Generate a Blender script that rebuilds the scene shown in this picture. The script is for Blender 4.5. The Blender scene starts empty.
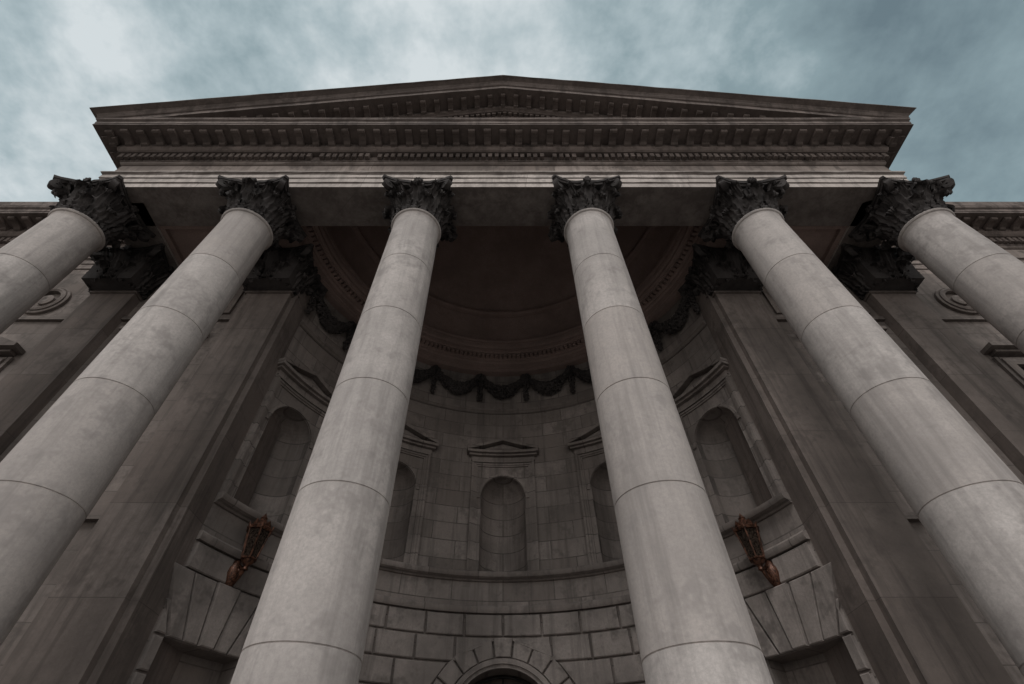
import bpy, bmesh, math, random
from math import sin, cos, pi, radians, sqrt, atan2
from mathutils import Vector, Matrix, noise
random.seed(7)
H0 = 1.6            # all building heights below are measured from eye level
YC, R = 0.42, 5.0   # apse centre / radius
NECK, CAP = 8.85, 9.83
COLS = [-8.76, -5.26, -1.785, 1.765, 5.24, 8.70]
sc = bpy.context.scene
sc.view_settings.view_transform = 'Standard'
sc.view_settings.look = 'None'
sc.view_settings.exposure = 0

# ------------------------------------------------------------------ materials
def stone(name, col, col2=None, brick=None, curved=False, underside=0.0, undersidecol=(0.085,0.067,0.06),
          streak=0.4, blotch=0.35, drums=False, bump=0.25, rough=0.85, mortar=0.45, vary=0.62, grime=0.0):
    m = bpy.data.materials.new(name); m.use_nodes = True
    nt = m.node_tree; N = nt.nodes; L = nt.links
    bs = N['Principled BSDF']; bs.inputs['Roughness'].default_value = rough
    bs.inputs['Specular IOR Level'].default_value = 0.2
    geo = N.new('ShaderNodeNewGeometry')
    sep = N.new('ShaderNodeSeparateXYZ'); L.new(geo.outputs['Position'], sep.inputs[0])
    def math_(op, a, b=None, c=None):
        n = N.new('ShaderNodeMath'); n.operation = op
        for i, v in enumerate((a, b, c)):
            if v is None: continue
            if isinstance(v, (int, float)): n.inputs[i].default_value = v
            else: L.new(v, n.inputs[i])
        return n.outputs[0]
    def noise_(vec, scale, detail=3, rough=0.6):
        n = N.new('ShaderNodeTexNoise'); n.inputs['Scale'].default_value = scale
        n.inputs['Detail'].default_value = detail; n.inputs['Roughness'].default_value = rough
        L.new(vec, n.inputs['Vector']); return n.outputs['Fac']
    def ramp(f, p0, p1, c0, c1):
        n = N.new('ShaderNodeMapRange'); n.inputs[1].default_value = p0; n.inputs[2].default_value = p1
        n.inputs[3].default_value = c0; n.inputs[4].default_value = c1
        L.new(f, n.inputs[0]); return n.outputs[0]
    def mix(f, a, b, mode='MIX'):
        n = N.new('ShaderNodeMix'); n.data_type = 'RGBA'; n.blend_type = mode
        if isinstance(f, (int, float)): n.inputs[0].default_value = f
        else: L.new(f, n.inputs[0])
        for i, v in ((6, a), (7, b)):
            if isinstance(v, tuple): n.inputs[i].default_value = (*v[:3], 1)
            else: L.new(v, n.inputs[i])
        return n.outputs[2]
    pos = geo.outputs['Position']
    col2 = col2 or tuple(c*0.70 for c in col)
    heights = []
    if brick:
        if curved:
            u = math_('MULTIPLY', math_('ARCTAN2', sep.outputs[0], math_('SUBTRACT', sep.outputs[1], YC)), R)
        else:
            u = math_('ADD', sep.outputs[0], sep.outputs[1])
        cmb = N.new('ShaderNodeCombineXYZ'); L.new(u, cmb.inputs[0]); L.new(sep.outputs[2], cmb.inputs[1])
        b = N.new('ShaderNodeTexBrick'); L.new(cmb.outputs[0], b.inputs['Vector'])
        b.inputs['Scale'].default_value = 1; b.inputs['Brick Width'].default_value = brick[0]
        b.inputs['Row Height'].default_value = brick[1]; b.inputs['Mortar Size'].default_value = brick[2]
        b.inputs['Mortar Smooth'].default_value = 0.2
        b.inputs['Color1'].default_value = (*col, 1)
        b.inputs['Color2'].default_value = (col[0]*vary, col[1]*vary*0.97, col[2]*vary*0.95, 1)
        b.inputs['Mortar'].default_value = (*[c*mortar for c in col], 1)
        c = b.outputs['Color']
        heights.append((math_('SUBTRACT', 1.0, b.outputs['Fac']), 0.008))
    else:
        n = N.new('ShaderNodeRGB'); n.outputs[0].default_value = (*col, 1); c = n.outputs[0]
    if drums:
        oi = N.new('ShaderNodeObjectInfo')
        k = math_('FLOOR', math_('DIVIDE', math_('SUBTRACT', sep.outputs[2], H0+1.24), 1.49))
        k = math_('ADD', math_('MULTIPLY', k, 3.17), math_('MULTIPLY', oi.outputs['Random'], 50))
        w = N.new('ShaderNodeTexWhiteNoise'); w.noise_dimensions = '1D'; L.new(k, w.inputs['W'])
        c = mix(w.outputs['Value'], c, (col[0]*0.80, col[1]*0.775, col[2]*0.76))
    big = noise_(pos, 0.6, 4, 0.68)
    c = mix(ramp(big, 0.43, 0.62, 0.0, blotch), c, tuple(x*0.5 for x in col2))
    mid = noise_(pos, 2.6, 4, 0.7)
    c = mix(ramp(mid, 0.45, 0.68, 0.0, 0.7), c, col2)
    if grime > 0:       # ragged dark sulphation patches
        g1 = noise_(pos, 1.3, 4, 0.85)
        c = mix(ramp(g1, 0.53, 0.63, 0.0, grime), c, tuple(x*0.30 for x in col2))
    if streak > 0:
        mp = N.new('ShaderNodeMapping'); mp.inputs['Scale'].default_value = (4.5, 4.5, 0.33); L.new(pos, mp.inputs[0])
        st = noise_(mp.outputs[0], 1.0, 4, 0.7)
        c = mix(ramp(st, 0.49, 0.66, 0.0, streak), c, tuple(x*0.38 for x in col2))
    fine = noise_(pos, 26, 3, 0.8)
    c = mix(ramp(fine, 0.35, 0.7, 0.0, 0.5), c, tuple(x*0.5 for x in col))
    if underside > 0:  # down-facing faces tinted dark brown by their normal, varied by noise
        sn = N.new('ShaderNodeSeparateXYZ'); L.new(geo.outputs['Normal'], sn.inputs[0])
        f = math_('MULTIPLY', ramp(sn.outputs[2], -0.1, -0.7, 0.0, underside), ramp(mid, 0.25, 0.6, 0.75, 1.0))
        c = mix(f, c, undersidecol)
    L.new(c, bs.inputs['Base Color'])
    hh = math_('MULTIPLY', fine, 0.006)
    for h, k in heights: hh = math_('ADD', hh, math_('MULTIPLY', h, k))
    bp = N.new('ShaderNodeBump'); bp.inputs['Strength'].default_value = min(1, bump*2)
    bp.inputs['Distance'].default_value = 1.0
    L.new(hh, bp.inputs['Height']); L.new(bp.outputs[0], bs.inputs['Normal'])
    return m

M_col = stone('column_granite', (0.595,0.548,0.527), (0.43,0.39,0.375), drums=True, streak=0.38, blotch=0.38, grime=0.25, bump=0.2)
M_wall = stone('ashlar_wall', (0.29,0.25,0.23), brick=(1.35,0.46,0.008), streak=0.65, blotch=0.7, underside=0.5, grime=0.5)
M_apse = stone('ashlar_apse', (0.345,0.302,0.28), brick=(1.05,0.40,0.011), curved=True, streak=0.6, blotch=0.6, underside=0.3, mortar=0.25, vary=0.55, grime=0.45)
M_pier = stone('pier_stone', (0.265,0.224,0.205), brick=(3.0,1.3,0.006), streak=0.65, blotch=0.6, underside=0.5, vary=0.7, grime=0.35)
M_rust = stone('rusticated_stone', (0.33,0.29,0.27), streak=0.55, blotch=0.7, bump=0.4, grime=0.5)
M_ent = stone('entablature_stone', (0.46,0.39,0.355), brick=(1.4,3.0,0.007), streak=0.75, blotch=0.8, underside=0.85, vary=0.6, grime=0.7)
M_corn = stone('cornice_weathered', (0.235,0.192,0.175), streak=0.8, blotch=0.8, underside=0.7, grime=0.7)
M_fasc = stone('fascia_stone', (0.66,0.59,0.55), brick=(1.77,3.0,0.006), streak=0.5, blotch=0.4, underside=0.85, vary=0.75, grime=0.35)
M_ceil = stone('ceiling_plaster', (0.36,0.262,0.232), streak=0.0, blotch=0.4, bump=0.08)
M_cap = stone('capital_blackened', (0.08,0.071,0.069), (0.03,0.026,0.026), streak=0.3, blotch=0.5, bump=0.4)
M_pave = stone('paving_stone', (0.38,0.355,0.335), brick=(0.9,0.6,0.01), streak=0.0)
def paving_fix():
    nt = M_pave.node_tree
    for n in nt.nodes:
        if n.type == 'TEX_BRICK':
            g = [x for x in nt.nodes if x.type == 'NEW_GEOMETRY'][0]
            nt.links.new(g.outputs['Position'], n.inputs['Vector'])
paving_fix()
def simple(name, col, rough=0.5, metal=0.0, **kw):
    m = bpy.data.materials.new(name); m.use_nodes = True
    nt = m.node_tree; b = nt.nodes['Principled BSDF']
    b.inputs['Roughness'].default_value = rough; b.inputs['Metallic'].default_value = metal
    n = nt.nodes.new('ShaderNodeTexNoise'); n.inputs['Scale'].default_value = 14; n.inputs['Detail'].default_value = 3
    mr_ = nt.nodes.new('ShaderNodeMapRange'); mr_.inputs[1].default_value = 0.38; mr_.inputs[2].default_value = 0.62
    nt.links.new(n.outputs['Fac'], mr_.inputs[0])
    r = nt.nodes.new('ShaderNodeMix'); r.data_type = 'RGBA'
    r.inputs[6].default_value = (*col, 1); r.inputs[7].default_value = (*[c*0.2 for c in col], 1)
    nt.links.new(mr_.outputs[0], r.inputs[0]); nt.links.new(r.outputs[2], b.inputs['Base Color'])
    for k, v in kw.items(): b.inputs[k.replace('_', ' ')].default_value = v
    return m
M_copper = simple('aged_copper', (0.15,0.066,0.04), 0.45, 0.5)
M_iron = simple('black_iron', (0.03,0.028,0.028), 0.5, 0.6)
M_glass = simple('smoky_lantern_glass', (0.05,0.036,0.028), 0.15, 0.0)
M_door = simple('door_wood', (0.05,0.03,0.022), 0.5)
M_pane = simple('window_glass', (0.025,0.028,0.03), 0.08)

# ------------------------------------------------------------------ mesh builder
def P(s, o, h):
    a = s/R; r = R-o
    return (r*sin(a), YC+r*cos(a), h)
class MB:
    def __init__(self): self.v = []; self.f = []
    def add(self, vs, fs):
        b = len(self.v); self.v += [tuple(x) for x in vs]; self.f += [tuple(i+b for i in f) for f in fs]
    def box(self, x0, x1, y0, y1, z0, z1):
        self.add([(x0,y0,z0),(x1,y0,z0),(x1,y1,z0),(x0,y1,z0),(x0,y0,z1),(x1,y0,z1),(x1,y1,z1),(x0,y1,z1)],
                 [(0,3,2,1),(4,5,6,7),(0,1,5,4),(1,2,6,5),(2,3,7,6),(3,0,4,7)])
    def grid(self, rows, close_u=False, capends=False):
        n = len(rows[0]); vs = [p for r in rows for p in r]; fs = []
        for i in range(len(rows)-1):
            for j in range(n if close_u else n-1):
                k = (j+1) % n
                fs.append((i*n+j, i*n+k, (i+1)*n+k, (i+1)*n+j))
        if capends: fs.append(tuple(reversed(range(n)))); fs.append(tuple(range((len(rows)-1)*n, len(rows)*n)))
        self.add(vs, fs)
    def lathe(self, prof, cx=0, cy=0, seg=64, caps=True):
        rows = [[(cx+r*cos(2*pi*j/seg), cy+r*sin(2*pi*j/seg), z) for j in range(seg)] for r, z in prof]
        self.grid(rows, True, caps)
    def sweep(self, path, prof):
        # subdivide long runs and let the worn edges wander by a few mm
        fine = [path[0]]
        for a, b in zip(path[:-1], path[1:]):
            l = sqrt((a[0]-b[0])**2+(a[1]-b[1])**2); k = max(1, int(l/0.35)) if l < 25 else max(1, int(l/1.0))
            for i in range(1, k+1): fine.append((a[0]+(b[0]-a[0])*i/k, a[1]+(b[1]-a[1])*i/k))
        path = fine
        n = len(path); rows = []
        for i in range(n):
            ns = []
            for a, b in ((i-1, i), (i, i+1)):
                if a < 0 or b >= n: continue
                d = Vector(path[b])-Vector(path[a]); d.normalize(); ns.append(Vector((d.y, -d.x)))
            m = ns[0] if len(ns) == 1 else (ns[0]+ns[1])/(1+ns[0].dot(ns[1]))
            row = []
            for j, (o, h) in enumerate(prof):
                if o > 0.02 and 0 < i < n-1:
                    o += random.uniform(-0.005, 0.004); h += random.uniform(-0.003, 0.003)
                row.append((path[i][0]+m.x*o, path[i][1]+m.y*o, h))
            rows.append(row)
        self.grid(rows, True, True)
    def arc(self, prof, s0, s1, seg=120):     # profile (o = inward projection, h) swept round the apse
        rows = [[P(s0+(s1-s0)*i/seg, o, h) for o, h in prof] for i in range(seg+1)]
        self.grid(rows, True, True)
    def arcbox(self, s0, s1, h0, h1, o0, o1, seg=4, s0t=None, s1t=None, ch=0.0):
        s0t = s0 if s0t is None else s0t; s1t = s1 if s1t is None else s1t
        rows = []
        for i in range(seg+1):
            t = i/seg; b = s0+(s1-s0)*t; tt = s0t+(s1t-s0t)*t
            k = (ch if i == 0 else (-ch if i == seg else 0))
            rows.append([P(b, o0, h0), P(tt, o0, h1), P(tt, o1-ch, h1), P(tt+k, o1, h1-ch), P(b+k, o1, h0+ch), P(b, o1-ch, h0)])
        self.grid(rows, True, True)
    def tube(self, pts, rad, seg=8):
        rows = []
        for i, p in enumerate(pts):
            p = Vector(p); a = Vector(pts[max(0, i-1)]); b = Vector(pts[min(len(pts)-1, i+1)])
            t = (b-a).normalized(); u = t.cross(Vector((0.13,0.3,0.95)))
            if u.length < 1e-3: u = t.cross(Vector((1,0,0)))
            u.normalize(); w = t.cross(u); r = rad[i] if isinstance(rad, list) else rad
            rows.append([tuple(p+u*r*cos(2*pi*j/seg)+w*r*sin(2*pi*j/seg)) for j in range(seg)])
        self.grid(rows, True, True)
    def mesh(self, name, mat, smooth=None, raw=False):
        me = bpy.data.meshes.new(name)
        off = 0 if raw else H0
        me.from_pydata([(x, y, z+off) for x, y, z in self.v], [], self.f)
        bm = bmesh.new(); bm.from_mesh(me); bmesh.ops.recalc_face_normals(bm, faces=bm.faces); bm.to_mesh(me); bm.free()
        me.materials.append(mat)
        if smooth is not None:
            me.polygons.foreach_set('use_smooth', [True]*len(me.polygons))
            me.set_sharp_from_angle(angle=radians(smooth))
        me.update(); return me
    def obj(self, name, mat, parent=None, smooth=None, raw=False):
        o = bpy.data.objects.new(name, self.mesh(name, mat, smooth, raw))
        sc.collection.objects.link(o)
        if parent: o.parent = parent
        return o
court = bpy.data.objects.new('courthouse_building', None); sc.collection.objects.link(court)

# ------------------------------------------------------------------ columns
def shaft_r(h):
    t = max(0, min(1, (h+0.45)/(NECK+0.45)))
    return 0.522-0.062*t**1.5
def column_mesh():
    m = MB(); prof = [(0.68,-1.0),(0.72,-0.93),(0.74,-0.86),(0.72,-0.79),(0.66,-0.74),(0.61,-0.68),(0.63,-0.62),(0.65,-0.58),(0.63,-0.52),(0.57,-0.48),(0.545,-0.45)]
    hs = [-0.45+i*0.2 for i in range(0, 46)]
    joints = [1.24+1.49*k for k in range(-1, 6)]
    ev = [(h, 0) for h in hs if all(abs(h-j) > 0.05 for j in joints) and h < NECK-0.14]
    for j in joints:
        if j < NECK-0.2: ev += [(j-0.009, 0), (j-0.003, -0.010), (j+0.003, -0.010), (j+0.009, 0)]
    ev.sort(); prof += [(shaft_r(h)+d, h) for h, d in ev]
    prof += [(0.46,NECK-0.12),(0.472,NECK-0.09),(0.472,NECK-0.07),(0.497,NECK-0.06),(0.512,NECK-0.03),(0.497,NECK),(0.455,NECK+0.01)]
    m.lathe(prof, seg=96)
    m.box(-0.8,0.8,-0.8,0.8,-1.15,-1.0)
    return m.mesh('column_shaft', M_col, 35)
cme = column_mesh()
def capital_mesh(square=False, seed=0):
    m = MB(); Hc = CAP-NECK
    bell = [(0.44,0.0),(0.45,0.3*Hc),(0.47,0.6*Hc),(0.55,0.85*Hc)]
    if not square: m.lathe(bell, seg=32)
    else:
        rows = [[(sx*r*1.08, sy*r*1.08, z) for sx, sy in ((-1,-1),(1,-1),(1,1),(-1,1))] for r, z in bell]
        m.grid(rows, True, True)
    def rbell(z): return 0.455+0.06*(z/Hc)**2
    def leaf(a, z0, hg, W, rr, lean=0.05):
        rows = []
        nv, nu = 22, 12
        rr *= random.uniform(0.8, 1.15); lean *= random.uniform(0.8, 1.2); hg *= random.uniform(0.96, 1.04)
        for i in range(nv+1):
            t = i/nv
            if t < 0.66: q = t/0.66; z = z0+hg*0.86*q; r = rbell(z)+0.015+lean*q*q
            else:
                ph = (t-0.66)/0.34*radians(215); z = z0+hg*0.86+rr*sin(ph)*1.1; r = rbell(z0+hg*0.86)+0.015+lean+rr*(1-cos(ph))*1.0
            lob = 0.70+0.30*abs(sin(t*pi*4.5))
            w = W*(0.72+0.35*sin(pi*min(1, t*1.05)))*lob*(1 if t < 0.8 else 1-((t-0.8)/0.2)**2*0.6)
            row = []
            for j in range(nu+1):
                u = -1+2*j/nu
                dr = 0.03*(1-abs(u))-0.018*cos(u*pi*3.0)+0.035*abs(u)*sin(t*pi*9)
                lat = u*w; rad = r+dr
                zz = z-0.04*abs(u)*(1 if t < .66 else -0.4)
                if square:
                    x, y = rad*1.03, lat
                else:
                    x, y = rad*cos(lat/rad), rad*sin(lat/rad)
                row.append((x*cos(a)-y*sin(a), x*sin(a)+y*cos(a), zz))
            rows.append(row)
        m.grid(rows)
        rows2 = [[(p[0]*0.965, p[1]*0.965, p[2]-0.012) for p in r_] for r_ in rows]
        m.grid(rows2)
    for k in range(8): leaf(k*pi/4+pi/8, 0.0, 0.40*Hc, 0.175, 0.065, 0.07)
    for k in range(8): leaf(k*pi/4, 0.02, 0.68*Hc, 0.17, 0.08, 0.12)
    for k in range(4):
        for d in (-0.24, 0.24): leaf(k*pi/2+pi/4+d, 0.42*Hc, 0.40*Hc, 0.10, 0.06, 0.17)
    def band(pts, a, w, th=0.028):
        rows = []
        for i, (r, z) in enumerate(pts):
            r0, z0 = pts[max(0, i-1)]; r1, z1 = pts[min(len(pts)-1, i+1)]
            dx, dz = r1-r0, z1-z0; l = sqrt(dx*dx+dz*dz) or 1; nx, nz = -dz/l*th, dx/l*th
            row = []
            for s, e in ((-w, 1), (w, 1), (w, -1), (-w, -1)):
                x, y = r+nx*e, s
                row.append((x*cos(a)-y*sin(a), x*sin(a)+y*cos(a), z+nz*e))
            rows.append(row)
        m.grid(rows, True, True)
    for k in range(4):
        a = k*pi/2+pi/4
        pts = [(0.50+0.30*(t/10)**1.6, (0.48+0.40*(t/10)**0.8)*Hc) for t in range(11)]
        cx, cz, r0 = 0.86, 0.80*Hc-0.01, 0.115
        for i in range(34):
            ph = radians(125)-i*radians(20); rr = r0*(1-i/38)
            pts.append((cx+rr*cos(ph), cz+rr*sin(ph)))
        band(pts, a, 0.055)
        for sgn in (-1, 1):   # inner helices
            a2 = k*pi/2+sgn*0.17
            pts = [(0.52+0.06*t/8, (0.5+0.3*t/8)*Hc) for t in range(9)]
            for i in range(20):
                ph = radians(120)-i*radians(25); rr = 0.06*(1-i/24); pts.append((0.61+rr*cos(ph), 0.78*Hc+rr*sin(ph)))
            band(pts, a2, 0.03, 0.016)
        a3 = k*pi/2
        for q in range(7):
            b = 2*pi*q/6; rad = 0.0 if q == 6 else 0.055
            c = Vector((0.66*cos(a3)-rad*cos(b)*sin(a3), 0.66*sin(a3)+rad*cos(b)*cos(a3), 0.93*Hc+rad*sin(b)))
            m.lathe([(0.001,c.z-.04),(0.03,c.z-.025),(0.04,c.z),(0.03,c.z+.025),(0.001,c.z+.04)], c.x, c.y, 8)
    def abac(hs, z0, z1, ex):
        ring = []
        for k in range(4):
            a = k*pi/2
            for i in range(13):
                u = -1+2*i/12
                y = u*hs*0.93; x = hs-0.13*(1-u*u)+ex
                ring.append((x*cos(a)-y*sin(a), x*sin(a)+y*cos(a)))
        m.grid([[(x, y, z0) for x, y in ring], [(x*1.02, y*1.02, z1) for x, y in ring]], True, True)
    abac(0.70, 0.875*Hc, 0.93*Hc, 0); abac(0.735, 0.93*Hc, Hc-0.001, 0)
    vv = []
    for x, y, z in m.v:
        n_ = noise.noise_vector(Vector((x+seed*3.3, y, z))*9.0)*0.020 + noise.noise_vector(Vector((x, y+seed*5.1, z))*2.5)*0.03
        vv.append((x+n_.x, y+n_.y, min(Hc-0.001, z+n_.z) if z > 0.02 else z))
    m.v = vv
    return m.mesh('corinthian_capital', M_cap, 40, raw=True)
capsq = capital_mesh(True)
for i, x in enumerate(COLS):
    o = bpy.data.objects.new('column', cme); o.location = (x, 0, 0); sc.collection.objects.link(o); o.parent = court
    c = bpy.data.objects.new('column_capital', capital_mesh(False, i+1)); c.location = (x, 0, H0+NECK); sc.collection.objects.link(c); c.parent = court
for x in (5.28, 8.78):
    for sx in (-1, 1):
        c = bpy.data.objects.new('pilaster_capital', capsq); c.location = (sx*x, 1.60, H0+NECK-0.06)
        c.scale = (1.14*sx, 0.95, 1.06); sc.collection.objects.link(c); c.parent = court

# ------------------------------------------------------------------ entablature
EX, EY = 8.82, -0.48
WY = 1.75
path_main = [(-EX, WY-0.02), (-EX, EY), (EX, EY), (EX, WY-0.02)]
B = -0.93
def ent_parts(path, wing=False):
    a = MB(); a.sweep(path, [(B,9.83),(0,9.83),(0,10.0),(0.028,10.012),(0.028,10.19),(0.05,10.2),(0.05,10.34),(0.07,10.36),(0.10,10.39),(0.10,10.43),(B,10.43)])
    a.obj('architrave', M_fasc if not wing else M_ent, court)
    a = MB(); a.sweep(path, [(B,10.436),(0.0,10.436),(0.0,10.93),(0.03,10.95),(0.06,11.0),(0.06,11.03),(B,11.03)])
    a.obj('frieze', M_ent, court)
    a = MB(); a.sweep(path, [(B,11.036),(0.07,11.036),(0.07,11.28),(0.19,11.29),(0.22,11.33),(0.24,11.38),(0.25,11.42),(0.25,11.60),(0.70,11.61),(0.70,11.66),(0.685,11.68),(0.705,11.69),(0.705,11.80),(0.73,11.82),(0.75,11.85),(0.75,11.88),(0.76,11.91),(B,11.92)])
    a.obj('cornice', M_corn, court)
ent_parts(path_main)
for sx in (-1, 1):
    p = [(-34, WY), (-EX-0.004, WY)] if sx < 0 else [(EX+0.004, WY), (34, WY)]
    ent_parts(p, True)
def runs(path):
    for i in range(len(path)-1):
        a = Vector(path[i]); b = Vector(path[i+1]); d = (b-a); l = d.length; d.normalize(); n = Vector((d.y, -d.x))
        yield a, d, n, l
D = MB(); Mo = MB()
def obox(m, a, d, n, t0, t1, o0, o1, h0, h1, sh=None):
    vs = []
    for h in (h0, h1):
        for t, o in ((t0, o0), (t1, o0), (t1, o1), (t0, o1)):
            p = a+d*t+n*o; vs.append((p.x, p.y, h+(sh(p.x) if sh else 0)))
    m.add(vs, [(0,3,2,1),(4,5,6,7),(0,1,5,4),(1,2,6,5),(2,3,7,6),(3,0,4,7)])
def modill(m, a, d, n, t, o0, top, sh=None, w=0.08, L=0.37):
    w *= random.uniform(0.92, 1.05); L *= random.uniform(0.94, 1.02)
    prof = [(0,0),(L,0),(L,-0.04),(L-0.02,-0.07),(L-0.06,-0.08),(L-0.10,-0.065),(L-0.17,-0.06),(L-0.26,-0.08),(0.06,-0.125),(0.0,-0.135)]
    rows = []
    for tt in (t-w, t+w):
        rows.append([((a+d*tt+n*(o0+o)).x, (a+d*tt+n*(o0+o)).y, top+h+(sh((a+d*tt).x) if sh else 0)) for o, h in prof])
    m.grid(rows, True, True)
allp = [path_main, [(-26, WY), (-EX-0.9, WY)], [(EX+0.9, WY), (26, WY)]]
for path in allp:
    for a, d, n, l in runs(path):
        k = int(l/0.15); st = l/k
        ext = 1 if path is path_main else 0
        for i in range(-ext, k+ext):
            if random.random() < 0.02: continue          # lost dentils
            e = random.uniform(-0.007, 0.007)
            obox(D, a, d, n, i*st+0.03+e, i*st+st-0.03+e, 0.06, 0.16+e, 11.09+abs(e), 11.275)
        k = int(l/0.36); st = l/k
        for i in range(-ext, k+1+ext):
            modill(Mo, a, d, n, i*st, 0.24, 11.594)
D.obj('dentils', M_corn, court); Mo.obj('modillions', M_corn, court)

# pediment
HX = EX+0.95; TOP0 = 12.12; APEX = 15.02; SL = (APEX-TOP0)/HX
def rk(x): return SL*(HX-abs(x))
prof = [(B,-0.80),(0.04,-0.80),(0.06,-0.78),(0.06,-0.66),(0.17,-0.65),(0.2,-0.61),(0.24,-0.58),(0.25,-0.55),(0.25,-0.44),(0.703,-0.43),(0.703,-0.26),(0.735,-0.24),(0.755,-0.20),(0.765,-0.17),(0.80,-0.10),(0.88,-0.05),(0.92,-0.03),(0.92,0),(B,0.02)]
rc = MB()
rows = []
K = 48
for i in range(K+1):
    x = -(HX+0.003)+2*(HX+0.003)*i/K
    row = []
    for o, h in prof:
        xx = x; oo = o; jh = 0
        if abs(x) > HX*0.9: xx = math.copysign(min(abs(x), EX+max(o, 0.3)+0.03), x)
        elif o > 0.1: oo += random.uniform(-0.006, 0.004); jh = random.uniform(-0.006, 0.006) if h > -0.1 else 0
        row.append((xx, EY-oo, TOP0+h+jh+rk(xx)))
    rows.append(row)
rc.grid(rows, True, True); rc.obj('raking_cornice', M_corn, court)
ty = MB(); ty.add([(-HX+0.9,EY+0.02,11.91),(HX-0.9,EY+0.02,11.91),(0,EY+0.02,APEX-0.7),(-HX+0.9,EY+0.4,11.91),(HX-0.9,EY+0.4,11.91),(0,EY+0.4,APEX-0.7)],[(0,1,2),(3,5,4),(0,3,4,1),(1,4,5,2),(2,5,3,0)])
ty.obj('tympanum', M_ent, court)
D2 = MB(); a0 = Vector((0, EY)); dx = Vector((1, 0)); nn = Vector((0, -1))
x = -6.6
while x < 6.6:
    sh = lambda xx, c=x: rk(c)
    obox(D2, a0, dx, nn, x, x+0.095, 0.05, 0.15, TOP0-0.765, TOP0-0.66, sh); x += 0.15
x = -7.92
while x <= 7.93:
    modill(D2, a0, dx, nn, x, 0.24, TOP0-0.44, (lambda xx: rk(xx)), 0.065, 0.33); x += 0.36
D2.obj('raking_modillions', M_corn, court)
rf = MB()
rows = []
for y in (EY-0.4, 14.0):
    rows.append([(-HX, y, TOP0+0.03), (0, y, APEX+0.04), (HX, y, TOP0+0.03), (0, y, APEX-0.3)])
rf.grid(rows, True, True); rf.obj('roof', simple('roof_slate', (0.08,0.085,0.09), 0.7), court)
rf2 = MB(); rf2.box(-34,-EX-0.01,1.0,14,11.93,12.15); rf2.box(EX+0.01,34,1.0,14,11.93,12.15); rf2.obj('wing_parapet', M_corn, court)

# ------------------------------------------------------------------ walls, piers
w = MB()
for s in (-1, 1):
    x0, x1 = sorted((s*5.5, s*34)); w.box(x0, x1, WY, 2.5, -1.6, 9.83)
    x0, x1 = sorted((s*33.5, s*34)); w.box(x0, x1, 2.5, 13.59, -1.6, 12)
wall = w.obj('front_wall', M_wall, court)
back = MB(); back.box(-34, 34, 13.6, 14.1, -1.6, 12); back.obj('rear_wall', M_wall, court)
p = MB()
for s in (-1, 1):
    x0, x1 = sorted((s*4.68, s*5.88)); p.box(x0, x1, 1.64, 3.2, -1.6, 9.83)
    x0, x1 = sorted((s*4.79, s*5.77)); p.box(x0, x1, 1.52, 1.66, -0.6, 9.82)
    x0, x1 = sorted((s*8.29, s*9.27)); p.box(x0, x1, 1.52, 1.80, -0.6, 9.82)
    for c in (5.28, 8.78):
        a, b = c-0.56, c+0.56; x0, x1 = sorted((s*a, s*b)); p.box(x0, x1, 1.44, 1.70, -1.0, -0.6)
        for z in (NECK-0.14,):
            a, b = c-0.525, c+0.525; x0, x1 = sorted((s*a, s*b)); p.box(x0, x1, 1.485, 1.76, z, z+0.07)
    x0, x1 = sorted((s*11.9, s*12.9)); p.box(x0, x1, 1.60, 1.80, -1.0, 9.82)
p.obj('pilasters', M_pier, court)

aw = MB()
rows = []
for i in range(145):
    s = R*radians(-72+i); rows.append([P(s,0,-1.6), P(s,0,9.86), P(s,-1.1,9.86), P(s,-1.1,-1.6)])
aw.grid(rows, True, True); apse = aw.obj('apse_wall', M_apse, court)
NA = [-60, -30, 0, 30, 60]
def cutter(mb, apply_to):
    o = mb.obj('cut', M_apse)
    md = apply_to.modifiers.new('b', 'BOOLEAN'); md.operation = 'DIFFERENCE'; md.solver = 'EXACT'; md.object = o
    dg = bpy.context.evaluated_depsgraph_get(); me = bpy.data.meshes.new_from_object(apply_to.evaluated_get(dg))
    apply_to.modifiers.clear(); apply_to.data = me; bpy.data.objects.remove(o)
for a in NA:
    m = MB(); c = P(R*radians(a), -0.03, 0)
    pr = [(0.52,4.15),(0.52,5.93)]+[(0.52*cos(t*pi/24), 5.93+0.52*sin(t*pi/24)) for t in range(1, 12)]+[(0.004,6.45)]
    m.lathe(pr, c[0], c[1], 48); cutter(m, apse)
m = MB()
pts = [(-0.95,-1.0),(0.95,-1.0)]+[(0.95*cos(pi*i/24), 1.5+0.95*sin(pi*i/24)) for i in range(25)]
m.grid([[P(x, 0.3, h) for x, h in pts], [P(x, -0.55, h) for x, h in pts]], True, True); cutter(m, apse)
for sg in (-1, 1):
    m = MB(); s = sg*R*radians(60); m.arcbox(s-0.62, s+0.62, -0.2, 2.10, -0.4, 0.3, 6); cutter(m, apse)

d = MB(); pts = [(x*0.99, h) for x, h in pts]
d.grid([[P(x, -0.42, h) for x, h in pts], [P(x, -0.48, h) for x, h in pts]], True, True); d.obj('door_leaf', M_door, court)
d = MB()
for i in range(1, 6):
    a = pi*i/6; d.tube([P(0.15*cos(a), -0.39, 1.5+0.15*sin(a)), P(0.92*cos(a), -0.39, 1.5+0.92*sin(a))], 0.018)
d.arcbox(-0.95,0.95,1.44,1.52,-0.42,-0.34,6)
for rr in (0.5, 0.9): d.tube([P(rr*cos(pi*i/20), -0.39, 1.5+rr*sin(pi*i/20)) for i in range(21)], 0.02)
d.obj('door_fanlight', M_iron, court)

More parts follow.
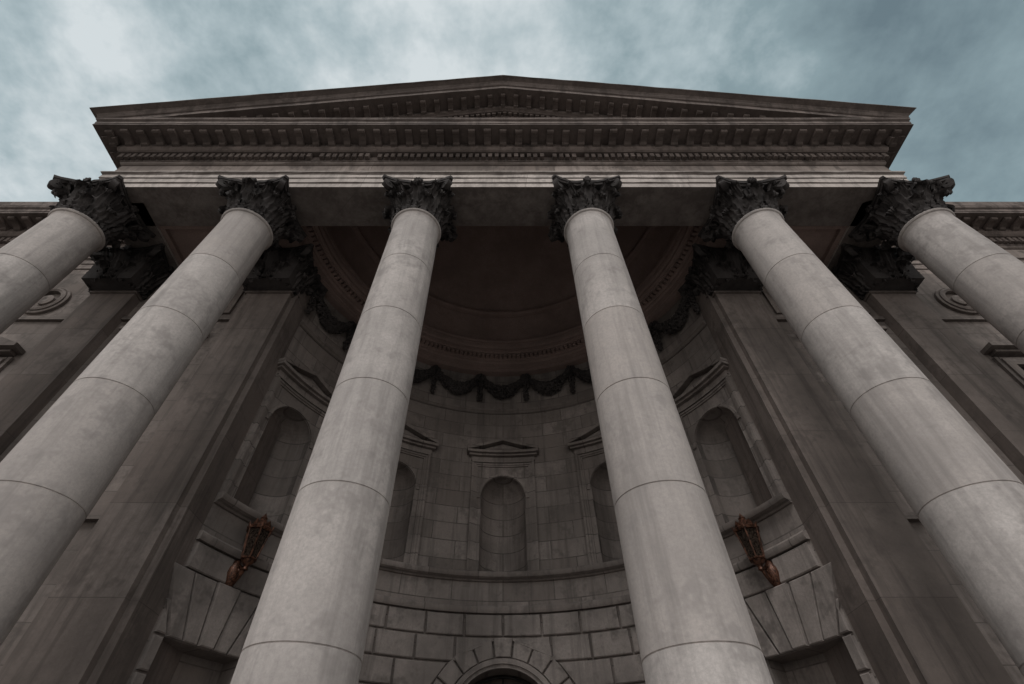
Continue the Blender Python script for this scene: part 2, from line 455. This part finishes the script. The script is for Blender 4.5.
# rusticated blocks
S0 = R*radians(69.3)
rb = MB(); G = 0.016
RI, RO, HC = 0.95, 1.45, 1.5
SW = R*radians(60)
def half_arch(h):
    if h <= HC: return RI
    return sqrt(max(0, RO**2-(h-HC)**2))
def half_win(h):
    if h <= 2.1001 and h > -0.2: return 0.62
    if 2.1 < h <= 2.951: return 0.62+(h-2.1)*0.5
    return 0
edges = [3.35]+[2.95-0.425*i for i in range(11)]
for k in range(len(edges)-1):
    ht, hb = edges[k], edges[k+1]
    ab, at = half_arch(hb+0.001), half_arch(ht-0.001)
    if hb >= 2.1-0.01: wb, wt = half_win(hb+0.001), half_win(ht)
    else: wb = wt = half_win((hb+ht)/2)
    if ht > 2.96: wb = wt = 0
    ivs = []
    if at < 0.02 and ab < 0.06: ab = at = 0
    for sg in (-1, 1):
        if wb > 0:
            ivs.append((sg, ab, at, SW-wb, SW-wt)); ivs.append((sg, SW+wb, SW+wt, S0, S0))
        else: ivs.append((sg, ab, at, S0, S0))
    for sg, lb, lt, rb_, rt in ivs:
        L0 = (lb+lt)/2; L1 = (rb_+rt)/2
        if L1-L0 < 0.08: continue
        n = max(1, round((L1-L0)/0.80)); cuts = [L0+(L1-L0)*i/n for i in range(n+1)]
        if k % 2 and n > 1: cuts = [cuts[0]]+[(c+cuts[i])/2 for i, c in enumerate(cuts[1:])]+[cuts[-1]]
        for i in range(len(cuts)-1):
            b0 = lb if i == 0 else cuts[i]; t0 = lt if i == 0 else cuts[i]
            b1 = rb_ if i == len(cuts)-2 else cuts[i+1]; t1 = rt if i == len(cuts)-2 else cuts[i+1]
            b0 += G; t0 += G; b1 -= G; t1 -= G
            o1 = 0.06+random.uniform(-0.006, 0.006)
            if sg > 0: rb.arcbox(b0, b1, hb+G, ht-G, -0.03, o1, 6, t0, t1, 0.016)
            else: rb.arcbox(-b1, -b0, hb+G, ht-G, -0.03, o1, 6, -t1, -t0, 0.016)
nv = 11
for i in range(nv):
    a0_, a1_ = pi*i/nv+0.012, pi*(i+1)/nv-0.012
    ro = RO-0.02
    o1 = 0.07 if i != nv//2 else 0.12
    rows = []
    for o in (-0.03, o1-0.015, o1):
        q = 0.012 if o == o1 else 0
        ring = []
        for rr, rev in ((RI+0.16+q, False), (ro-q, True)):
            for j in range(5):
                t = j/4 if not rev else 1-j/4
                a = a0_+q+(a1_-a0_-2*q)*t; ring.append(P(rr*cos(a), o, HC+rr*sin(a)))
        rows.append(ring)
    rb.grid(rows, True, True)
for i in range(28):   # archivolt moulding
    t0, t1 = pi*i/28, pi*(i+1)/28
    for r0_, r1_, oo in ((RI, RI+0.06, 0.06), (RI+0.06, RI+0.145, 0.10)):
        rb.grid([[P(rr*cos(t), o, HC+rr*sin(t)) for rr, o in ((r0_,-0.03),(r0_,oo),(r1_,oo),(r1_,-0.03))] for t in (t0, t1)], True, False)
for sg in (-1, 1):
    n = 5
    for i in range(n):
        f0, f1 = -1+2*i/n, -1+2*(i+1)/n
        rb.arcbox(sg*SW+f0*0.62+G/2, sg*SW+f1*0.62-G/2, 2.105, 2.95-G, -0.03, 0.08 if i != 2 else 0.12, 3, sg*SW+f0*1.045+G/2, sg*SW+f1*1.045-G/2, 0.014)
    rb.arcbox(sg*SW-0.619, sg*SW+0.619, -0.3, -0.2, -0.03, 0.12, 4, ch=0.01)
rb.obj('rusticated_blocks', M_rust, court, smooth=None)

st = MB(); A = R*radians(69.5)
st.arc([(-0.05,3.36),(0.08,3.36),(0.10,3.40),(0.10,3.46),(0.06,3.50),(-0.05,3.51)], -A, A)
st.arc([(-0.05,3.96),(0.04,3.97),(0.07,4.0),(0.14,4.03),(0.16,4.07),(0.16,4.12),(0.12,4.145),(-0.05,4.15)], -A, A)
st.arc([(-0.05,8.38),(0.03,8.39),(0.05,8.44),(0.08,8.47),(0.08,8.53),(-0.05,8.54)], -A, A)
st.obj('string_courses', M_apse, court, 30)
fr = MB()
for a in NA:
    s = R*radians(a); W = 0.78
    for d0, d1, o in ((0.0, 0.055, 0.075), (0.055, 0.11, 0.05), (0.11, 0.15, 0.03)):
        fr.arcbox(s-W+d0, s-W+d1, 4.15, 6.86-d0, -0.02, o, 2); fr.arcbox(s+W-d1, s+W-d0, 4.15, 6.86-d0, -0.02, o, 2)
        fr.arcbox(s-W+d1, s+W-d1, 6.86-d1, 6.86-d0, -0.02, o, 6)
    for q in (-1, 1):
        x0, x1 = sorted((s+q*0.545, s+q*0.62)); fr.arcbox(x0, x1, 5.86, 5.93, -0.02, 0.03, 1)
    for i in range(20):
        t0, t1 = pi*i/20, pi*(i+1)/20
        ring = [[P(s+rr*cos(t), o, 5.93+rr*sin(t)) for rr, o in ((0.53,-0.02),(0.53,0.03),(0.585,0.03),(0.585,-0.02))] for t in (t0, t1)]
        fr.grid(ring, True, True)
    Wh = 0.92
    fr.arcbox(s-0.80, s+0.80, 6.865, 6.97, -0.02, 0.055, 6)
    fr.arcbox(s-Wh+0.05, s+Wh-0.05, 6.972, 7.02, -0.02, 0.14, 6); fr.arcbox(s-Wh, s+Wh, 7.022, 7.09, -0.02, 0.21, 6)
    for q in (-1, 1):
        n = 6; rows = []
        for i in range(n+1):
            x = s+q*(Wh+0.01)*(1-i/n); zz = 7.092+0.30*i/n
            rows.append([P(x, -0.02, zz-0.0), P(x, 0.20, zz), P(x, 0.22, zz+0.07), P(x, -0.02, zz+0.085)])
        fr.grid(rows, True, True)
    rows = [[P(s-Wh*0.9, o, 7.08), P(s+Wh*0.9, o, 7.08), P(s, o, 7.38)] for o in (-0.02, 0.05)]
    fr.grid(rows, True, True)
fr.obj('niche_surrounds', M_apse, court)

HP = R*pi/2-0.02
up = MB()
up.arc([(-0.6,9.83),(0.20,9.83),(0.20,9.96),(0.225,9.965),(0.225,10.12),(0.26,10.15),(0.27,10.19),(0.27,10.22),(0.33,10.24),(0.33,10.36),(0.44,10.365),(0.46,10.40),(0.52,10.41),(0.52,10.49),(0.56,10.55),(-0.6,10.56)], -HP, HP, 160)
up.obj('apse_cornice', M_ceil, court, 30)
dd = MB(); n = 110
for i in range(n):
    s = -HP+2*HP*(i+0.5)/n; dd.arcbox(s-0.045, s+0.045, 10.25, 10.345, 0.32, 0.425, 1)
dd.obj('apse_dentils', M_ceil, court)
dm = MB(); rows = []
for i in range(33):
    e = pi/2*i/32; rr = 4.62*cos(e)
    rows.append([(rr*sin(b), YC+0.03+rr*cos(b), 10.55+3.4*sin(e)) for b in [radians(-90+180*j/96) for j in range(97)]])
dm.grid(rows); dm.obj('apse_semi_dome', M_ceil, court, 60)
rg = MB()
rg.arc([(0.38,10.5),(0.52,10.70),(0.56,10.70),(0.58,10.78),(0.55,10.84),(0.38,10.9)], -HP, HP, 120)
rg.arc([(0.68,11.75),(0.80,11.75),(0.85,11.80),(0.85,11.86),(0.80,11.92),(0.68,11.95)], -HP, HP, 120)
rg.obj('dome_mouldings', M_ceil, court, 30)
bk = MB()
for s in (-1, 1):
    x0, x1 = sorted((s*4.80, s*5.76)); bk.box(x0, x1, 0.455, 1.66, 9.833, 11.0)
    x0, x1 = sorted((s*5.762, s*7.885)); bk.box(x0, x1, 0.452, 2.0, 9.98, 10.3)
    a, b = 5.764, 7.883
    for q0, q1, y0, y1 in ((a, b, 0.453, 0.56), (a, b, 1.64, 1.748), (a, a+0.12, 0.562, 1.638), (b-0.12, b, 0.562, 1.638)):
        x0, x1 = sorted((s*q0, s*q1)); bk.box(x0, x1, y0, y1, 9.88, 9.979)
bk.box(-4.8, 4.8, 0.43, 0.449, 9.9, 14.3)
bk.obj('portico_ceiling', M_ceil, court)
mass = MB(); mass.box(-8.8, -5.9, 0.46, 13.5, 10.31, 11.9); mass.box(5.9, 8.8, 0.46, 13.5, 10.31, 11.9); mass.obj('attic_mass', M_ceil, court)

# ------------------------------------------------------------------ swags
ico = bmesh.new(); bmesh.ops.create_icosphere(ico, subdivisions=1, radius=1)
IV = [v.co.copy() for v in ico.verts]; IF = [tuple(v.index for v in f.verts) for f in ico.faces]; ico.free()
sw = MB()
def blob(c, r):
    m = Matrix.Rotation(random.random()*6, 3, Vector((random.random(), random.random(), 0.3)).normalized())
    sc_ = Vector((r*random.uniform(.6,1.4), r*random.uniform(.5,1.1), r*random.uniform(.6,1.4)))
    sw.add([tuple(Vector(c)+m@Vector((v.x*sc_.x, v.y*sc_.y, v.z*sc_.z))) for v in IV], IF)
NS = 9; SWD = 2*A/NS
for k in range(NS):
    c = -A+SWD*(k+0.5)
    for i in range(46):
        t = i/45; u = 2*t-1; th = 0.09+0.13*(1-u*u)
        for q in range(9):
            an = random.random()*6.28
            blob(P(c+u*SWD*0.44+random.uniform(-.02,.02), 0.07+th*0.7*abs(sin(an)), 9.58-0.46*(1-u*u)+th*cos(an)*0.9), random.uniform(.025,.06))
for k in range(NS+1):
    c = -A+SWD*k
    for i in range(16):
        t = i/15; th = 0.09*(1-0.4*t)
        for q in range(6): blob(P(c+random.uniform(-th,th), 0.06+random.random()*th, 9.66-0.85*t), random.uniform(.025,.05))
    for i in range(22):
        a = random.random()*6.28; blob(P(c+0.12*cos(a), 0.08, 9.64+0.12*sin(a)), 0.055)
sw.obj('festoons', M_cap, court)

# ------------------------------------------------------------------ side-bay windows, roundels
ww = MB(); wg = MB()
def window(cx, w_, h0, h1, wy):
    wg.box(cx-w_, cx+w_, wy-0.012, wy+0.02, h0, h1)
    for q in (-1, 1):
        x0, x1 = sorted((cx+q*w_, cx+q*(w_+0.16))); ww.box(x0, x1, wy-0.10, wy+0.02, h0, h1+0.16)
        x0, x1 = sorted((cx+q*(w_+0.162), cx+q*(w_+0.24))); ww.box(x0, x1, wy-0.06, wy+0.02, h0, h1+0.24)
    ww.box(cx-w_+0.001, cx+w_-0.001, wy-0.10, wy+0.02, h1, h1+0.16)
    ww.box(cx-w_-0.14, cx+w_+0.14, wy-0.057, wy+0.02, h1+0.162, h1+0.238)
    ww.box(cx-w_-0.2, cx+w_+0.2, wy-0.16, wy+0.02, h1+0.30, h1+0.36)
    ww.box(cx-w_-0.32, cx+w_+0.32, wy-0.27, wy+0.02, h1+0.362, h1+0.45)
    ww.add([(cx-w_-.32,wy-.24,h1+.452),(cx+w_+.32,wy-.24,h1+.452),(cx,wy-.24,h1+.82),(cx-w_-.32,wy+.01,h1+.452),(cx+w_+.32,wy+.01,h1+.452),(cx,wy+.01,h1+.82)],[(0,1,2),(3,5,4),(0,3,4,1),(1,4,5,2),(2,5,3,0)])
    ww.box(cx-w_-0.28, cx+w_+0.28, wy-0.18, wy+0.02, h0-0.14, h0)
    for i in range(1, 3): ww.box(cx-w_+2*w_*i/3-0.015, cx-w_+2*w_*i/3+0.015, wy-0.03, wy-0.013, h0, h1)
    for i in range(1, 5): ww.box(cx-w_, cx+w_, wy-0.034, wy-0.014, h0+(h1-h0)*i/5-0.015, h0+(h1-h0)*i/5+0.015)
for s in (-1, 1):
    window(s*7.04, 0.55, 4.3, 7.1, WY)
    for cx in (10.6, 14.6, 18.4, 22.2): window(s*cx, 0.6, 3.9, 6.6, WY); window(s*cx, 0.6, -0.6, 2.2, WY)
    for r0, r1, o in ((0.30,0.40,0.12),(0.40,0.47,0.08),(0.0,0.16,0.09)):
        rows = []
        for i in range(33):
            t = 2*pi*i/32; rows.append([(s*10.4+r*cos(t), WY-oo, 8.7+r*sin(t)) for r, oo in ((r0,-.01),(r0,o*0.8),((r0+r1)/2,o),(r1,o*0.8),(r1,-.01))])
        ww.grid(rows)
for s in (-1, 1):
    for x0, x1 in ((5.89, 8.28), (9.28, 34)):
        a, b = sorted((s*x0, s*x1))
        ww.box(a, b, WY-0.10, WY+0.02, 3.42, 3.52); ww.box(a, b, WY-0.07, WY+0.02, 8.0, 8.1)
    a, b = 6.05, 8.12
    for q0, q1, z0, z1 in ((a, b, 8.25, 8.31), (a, b, 9.5, 9.56), (a, a+0.06, 8.312, 9.498), (b-0.06, b, 8.312, 9.498)):
        x0, x1 = sorted((s*q0, s*q1)); ww.box(x0, x1, WY-0.05, WY+0.02, z0, z1)
ww.obj('window_surrounds', M_wall, court); wg.obj('window_panes', M_pane, court)

# ------------------------------------------------------------------ lanterns
def lantern(a_deg):
    e = bpy.data.objects.new('wall_lantern', None); sc.collection.objects.link(e)
    s = R*radians(a_deg)
    wp = Vector(P(s, 0.0, 3.2)); inn = (Vector((0, YC, 3.2))-wp).normalized()
    c = wp+inn*0.30; b = 3.22
    fr_ = MB()
    pts = []
    for i in range(0, 13):
        t = i/12; pts.append(wp+inn*(0.02+0.28*t)+Vector((0,0,-0.05-0.16*sin(pi*t*1.0)+0.07*t)))
    fr_.tube([tuple(p_) for p_ in pts], 0.035)
    pts = [wp+inn*(0.13+0.08*cos(t*0.6)*(1-t/16))+Vector((0,0,-0.03+0.08*sin(t*0.6)*(1-t/16))) for t in range(14)]
    fr_.tube([tuple(p_) for p_ in pts], 0.02)
    pl = MB()
    pl.lathe([(0.001,2.92),(0.06,2.94),(0.10,3.02),(0.13,3.12),(0.12,3.2),(0.08,3.28),(0.04,3.34),(0.001,3.36)], (wp+inn*0.03).x, (wp+inn*0.03).y, 16)
    pl.obj('wall_boss', M_copper, e, 40)
    fr_.lathe([(0.001,b-0.10),(0.05,b-0.07),(0.035,b-0.03),(0.05,b),(0.09,b+0.04),(0.10,b+0.07),(0.06,b+0.09)], c.x, c.y, 16)
    z0, z1 = b+0.09, b+0.56; r0, r1 = 0.12, 0.195; n = 6
    for k in range(n):
        t = 2*pi*k/n; t2 = 2*pi*(k+1)/n
        p0 = (c.x+r0*cos(t), c.y+r0*sin(t), z0); p1 = (c.x+r1*cos(t), c.y+r1*sin(t), z1)
        q0 = (c.x+r0*cos(t2), c.y+r0*sin(t2), z0); q1 = (c.x+r1*cos(t2), c.y+r1*sin(t2), z1)
        fr_.tube([p0, p1], 0.013, 6); fr_.tube([p0, q0], 0.018, 6); fr_.tube([p1, q1], 0.024, 6)
        m1 = ((p1[0]+q1[0])/2, (p1[1]+q1[1])/2)
        ox, oy = (m1[0]-c.x)*1.22+c.x, (m1[1]-c.y)*1.22+c.y
        fr_.add([p1, q1, (ox, oy, z1+0.13), ((p1[0]-c.x)*.93+c.x, (p1[1]-c.y)*.93+c.y, z1), ((q1[0]-c.x)*.93+c.x, (q1[1]-c.y)*.93+c.y, z1)], [(0,1,2),(3,4,2),(0,3,2),(1,4,2)])
        fr_.tube([p1, (p1[0]+(p1[0]-c.x)*.14, p1[1]+(p1[1]-c.y)*.14, z1+0.07)], [0.028, 0.008], 6)
    fr_.lathe([(0.20,z1),(0.21,z1+0.02),(0.18,z1+0.05),(0.13,z1+0.11),(0.07,z1+0.17),(0.05,z1+0.20),(0.06,z1+0.22),(0.03,z1+0.26),(0.001,z1+0.32)], c.x, c.y, 12)
    fr_.obj('frame', M_copper, e, 35)
    g = MB(); g.lathe([(r0*0.93, z0), (r1*0.93, z1)], c.x, c.y, 6); g.obj('glass', M_glass, e)
lantern(-60); lantern(60)

# ------------------------------------------------------------------ ground, steps
g = MB(); g.add([(-3000,-3000,0),(3000,-3000,0),(3000,3000,0),(-3000,3000,0)], [(0,1,2,3)]); g.obj('ground', M_pave, None, raw=True)
s_ = MB()
for i in range(3):
    s_.box(-10.2-0.35*(3-i), 10.2+0.35*(3-i), -1.2-0.35*(2-i), 1.7, 0.15*i+0.002, 0.15*(i+1))
s_.box(-5.6, 5.6, 1.7, 6.2, 0.002, 0.449)
s_.obj('portico_steps', M_pave, court, raw=True)

# ------------------------------------------------------------------ sky
sun_el, sun_az = radians(52), radians(-12)
wd = bpy.data.worlds.new('World'); sc.world = wd; wd.use_nodes = True
nt = wd.node_tree; N = nt.nodes; L = nt.links; N.clear()
out = N.new('ShaderNodeOutputWorld')
sky = N.new('ShaderNodeTexSky'); sky.sky_type = 'NISHITA'; sky.sun_disc = False
sky.sun_elevation = sun_el; sky.sun_rotation = pi+radians(12)
b1 = N.new('ShaderNodeBackground'); b1.inputs[1].default_value = 0.06; L.new(sky.outputs[0], b1.inputs[0])
tc = N.new('ShaderNodeTexCoord'); sp = N.new('ShaderNodeSeparateXYZ'); L.new(tc.outputs['Generated'], sp.inputs[0])
def mt(op, a, b=None):
    n = N.new('ShaderNodeMath'); n.operation = op
    for i, v in enumerate((a, b)):
        if v is None: continue
        if isinstance(v, (int, float)): n.inputs[i].default_value = v
        else: L.new(v, n.inputs[i])
    return n.outputs[0]
def mr(fv, a, b, c, d_):
    n = N.new('ShaderNodeMapRange'); n.interpolation_type = 'SMOOTHSTEP'; L.new(fv, n.inputs[0])
    for i, v in enumerate((a, b, c, d_)): n.inputs[i+1].default_value = v
    return n.outputs[0]
zz = mt('ADD', mt('MAXIMUM', sp.outputs[2], 0.0), 0.25)
cb = N.new('ShaderNodeCombineXYZ'); L.new(mt('DIVIDE', sp.outputs[0], zz), cb.inputs[0]); L.new(mt('DIVIDE', sp.outputs[1], zz), cb.inputs[1])
def nz(scale, det, rough, dist, off):
    mp = N.new('ShaderNodeMapping'); mp.inputs['Location'].default_value = off; L.new(cb.outputs[0], mp.inputs[0])
    n = N.new('ShaderNodeTexNoise'); n.inputs['Scale'].default_value = scale; n.inputs['Detail'].default_value = det
    n.inputs['Roughness'].default_value = rough; n.inputs['Distortion'].default_value = dist
    L.new(mp.outputs[0], n.inputs['Vector']); return n.outputs['Fac']
n1 = nz(3.0, 4, 0.55, 0.1, (5.3, 1.2, 0)); n2 = nz(8.0, 5, 0.62, 0.1, (0.4, 2.2, 0))
vd = N.new('ShaderNodeVectorMath'); vd.operation = 'DISTANCE'; L.new(cb.outputs[0], vd.inputs[0]); vd.inputs[1].default_value = (0.04, 0.13, 0)
spot = mr(vd.outputs['Value'], 0.0, 0.30, 0.30, 0.0)
f = mt('ADD', mt('ADD', mt('MULTIPLY', mt('SUBTRACT', n1, 0.5), 1.2), mt('MULTIPLY', mt('SUBTRACT', n2, 0.5), 1.0)), spot)
f = mt('ADD', f, 0.57)
f = mt('SUBTRACT', f, mt('MULTIPLY', sp.outputs[0], 0.33))
rp = N.new('ShaderNodeValToRGB'); L.new(f, rp.inputs[0]); cr = rp.color_ramp
cr.elements[0].position = 0.05; cr.elements[0].color = (0.15,0.21,0.24,1)
cr.elements[1].position = 0.98; cr.elements[1].color = (0.70,0.76,0.78,1)
e = cr.elements.new(0.50); e.color = (0.27,0.36,0.39,1)
e = cr.elements.new(0.72); e.color = (0.44,0.53,0.56,1)
cm = N.new('ShaderNodeMix'); cm.data_type = 'RGBA'; L.new(mr(sp.outputs[2], 0.12, 0.60, 1.0, 0.0), cm.inputs[0])
L.new(rp.outputs[0], cm.inputs[6]); cm.inputs[7].default_value = (1.22, 1.13, 1.05, 1)
b2 = N.new('ShaderNodeBackground'); L.new(cm.outputs[2], b2.inputs[0]); b2.inputs[1].default_value = 1.0
mx = N.new('ShaderNodeMixShader'); mx.inputs[0].default_value = 0.92
L.new(b1.outputs[0], mx.inputs[1]); L.new(b2.outputs[0], mx.inputs[2]); L.new(mx.outputs[0], out.inputs[0])
sl = bpy.data.lights.new('sun', 'SUN'); sl.energy = 1.3; sl.angle = radians(25); sl.color = (1, 0.955, 0.92)
so = bpy.data.objects.new('sun', sl); sc.collection.objects.link(so)
dirv = Vector((sin(sun_az)*cos(sun_el), -cos(sun_az)*cos(sun_el), sin(sun_el)))
so.rotation_euler = dirv.to_track_quat('Z', 'Y').to_euler(); so.location = dirv*60

# ------------------------------------------------------------------ camera
cd = bpy.data.cameras.new('camera'); cam = bpy.data.objects.new('camera', cd); sc.collection.objects.link(cam)
cd.lens = 480/1024*36; cd.sensor_width = 36; cd.shift_x = 9/1024; cd.clip_end = 6000; cd.clip_start = 0.05
cam.location = (0, -4.98, 1.6); cam.rotation_euler = (radians(90+47.5), 0, 0)
sc.camera = cam
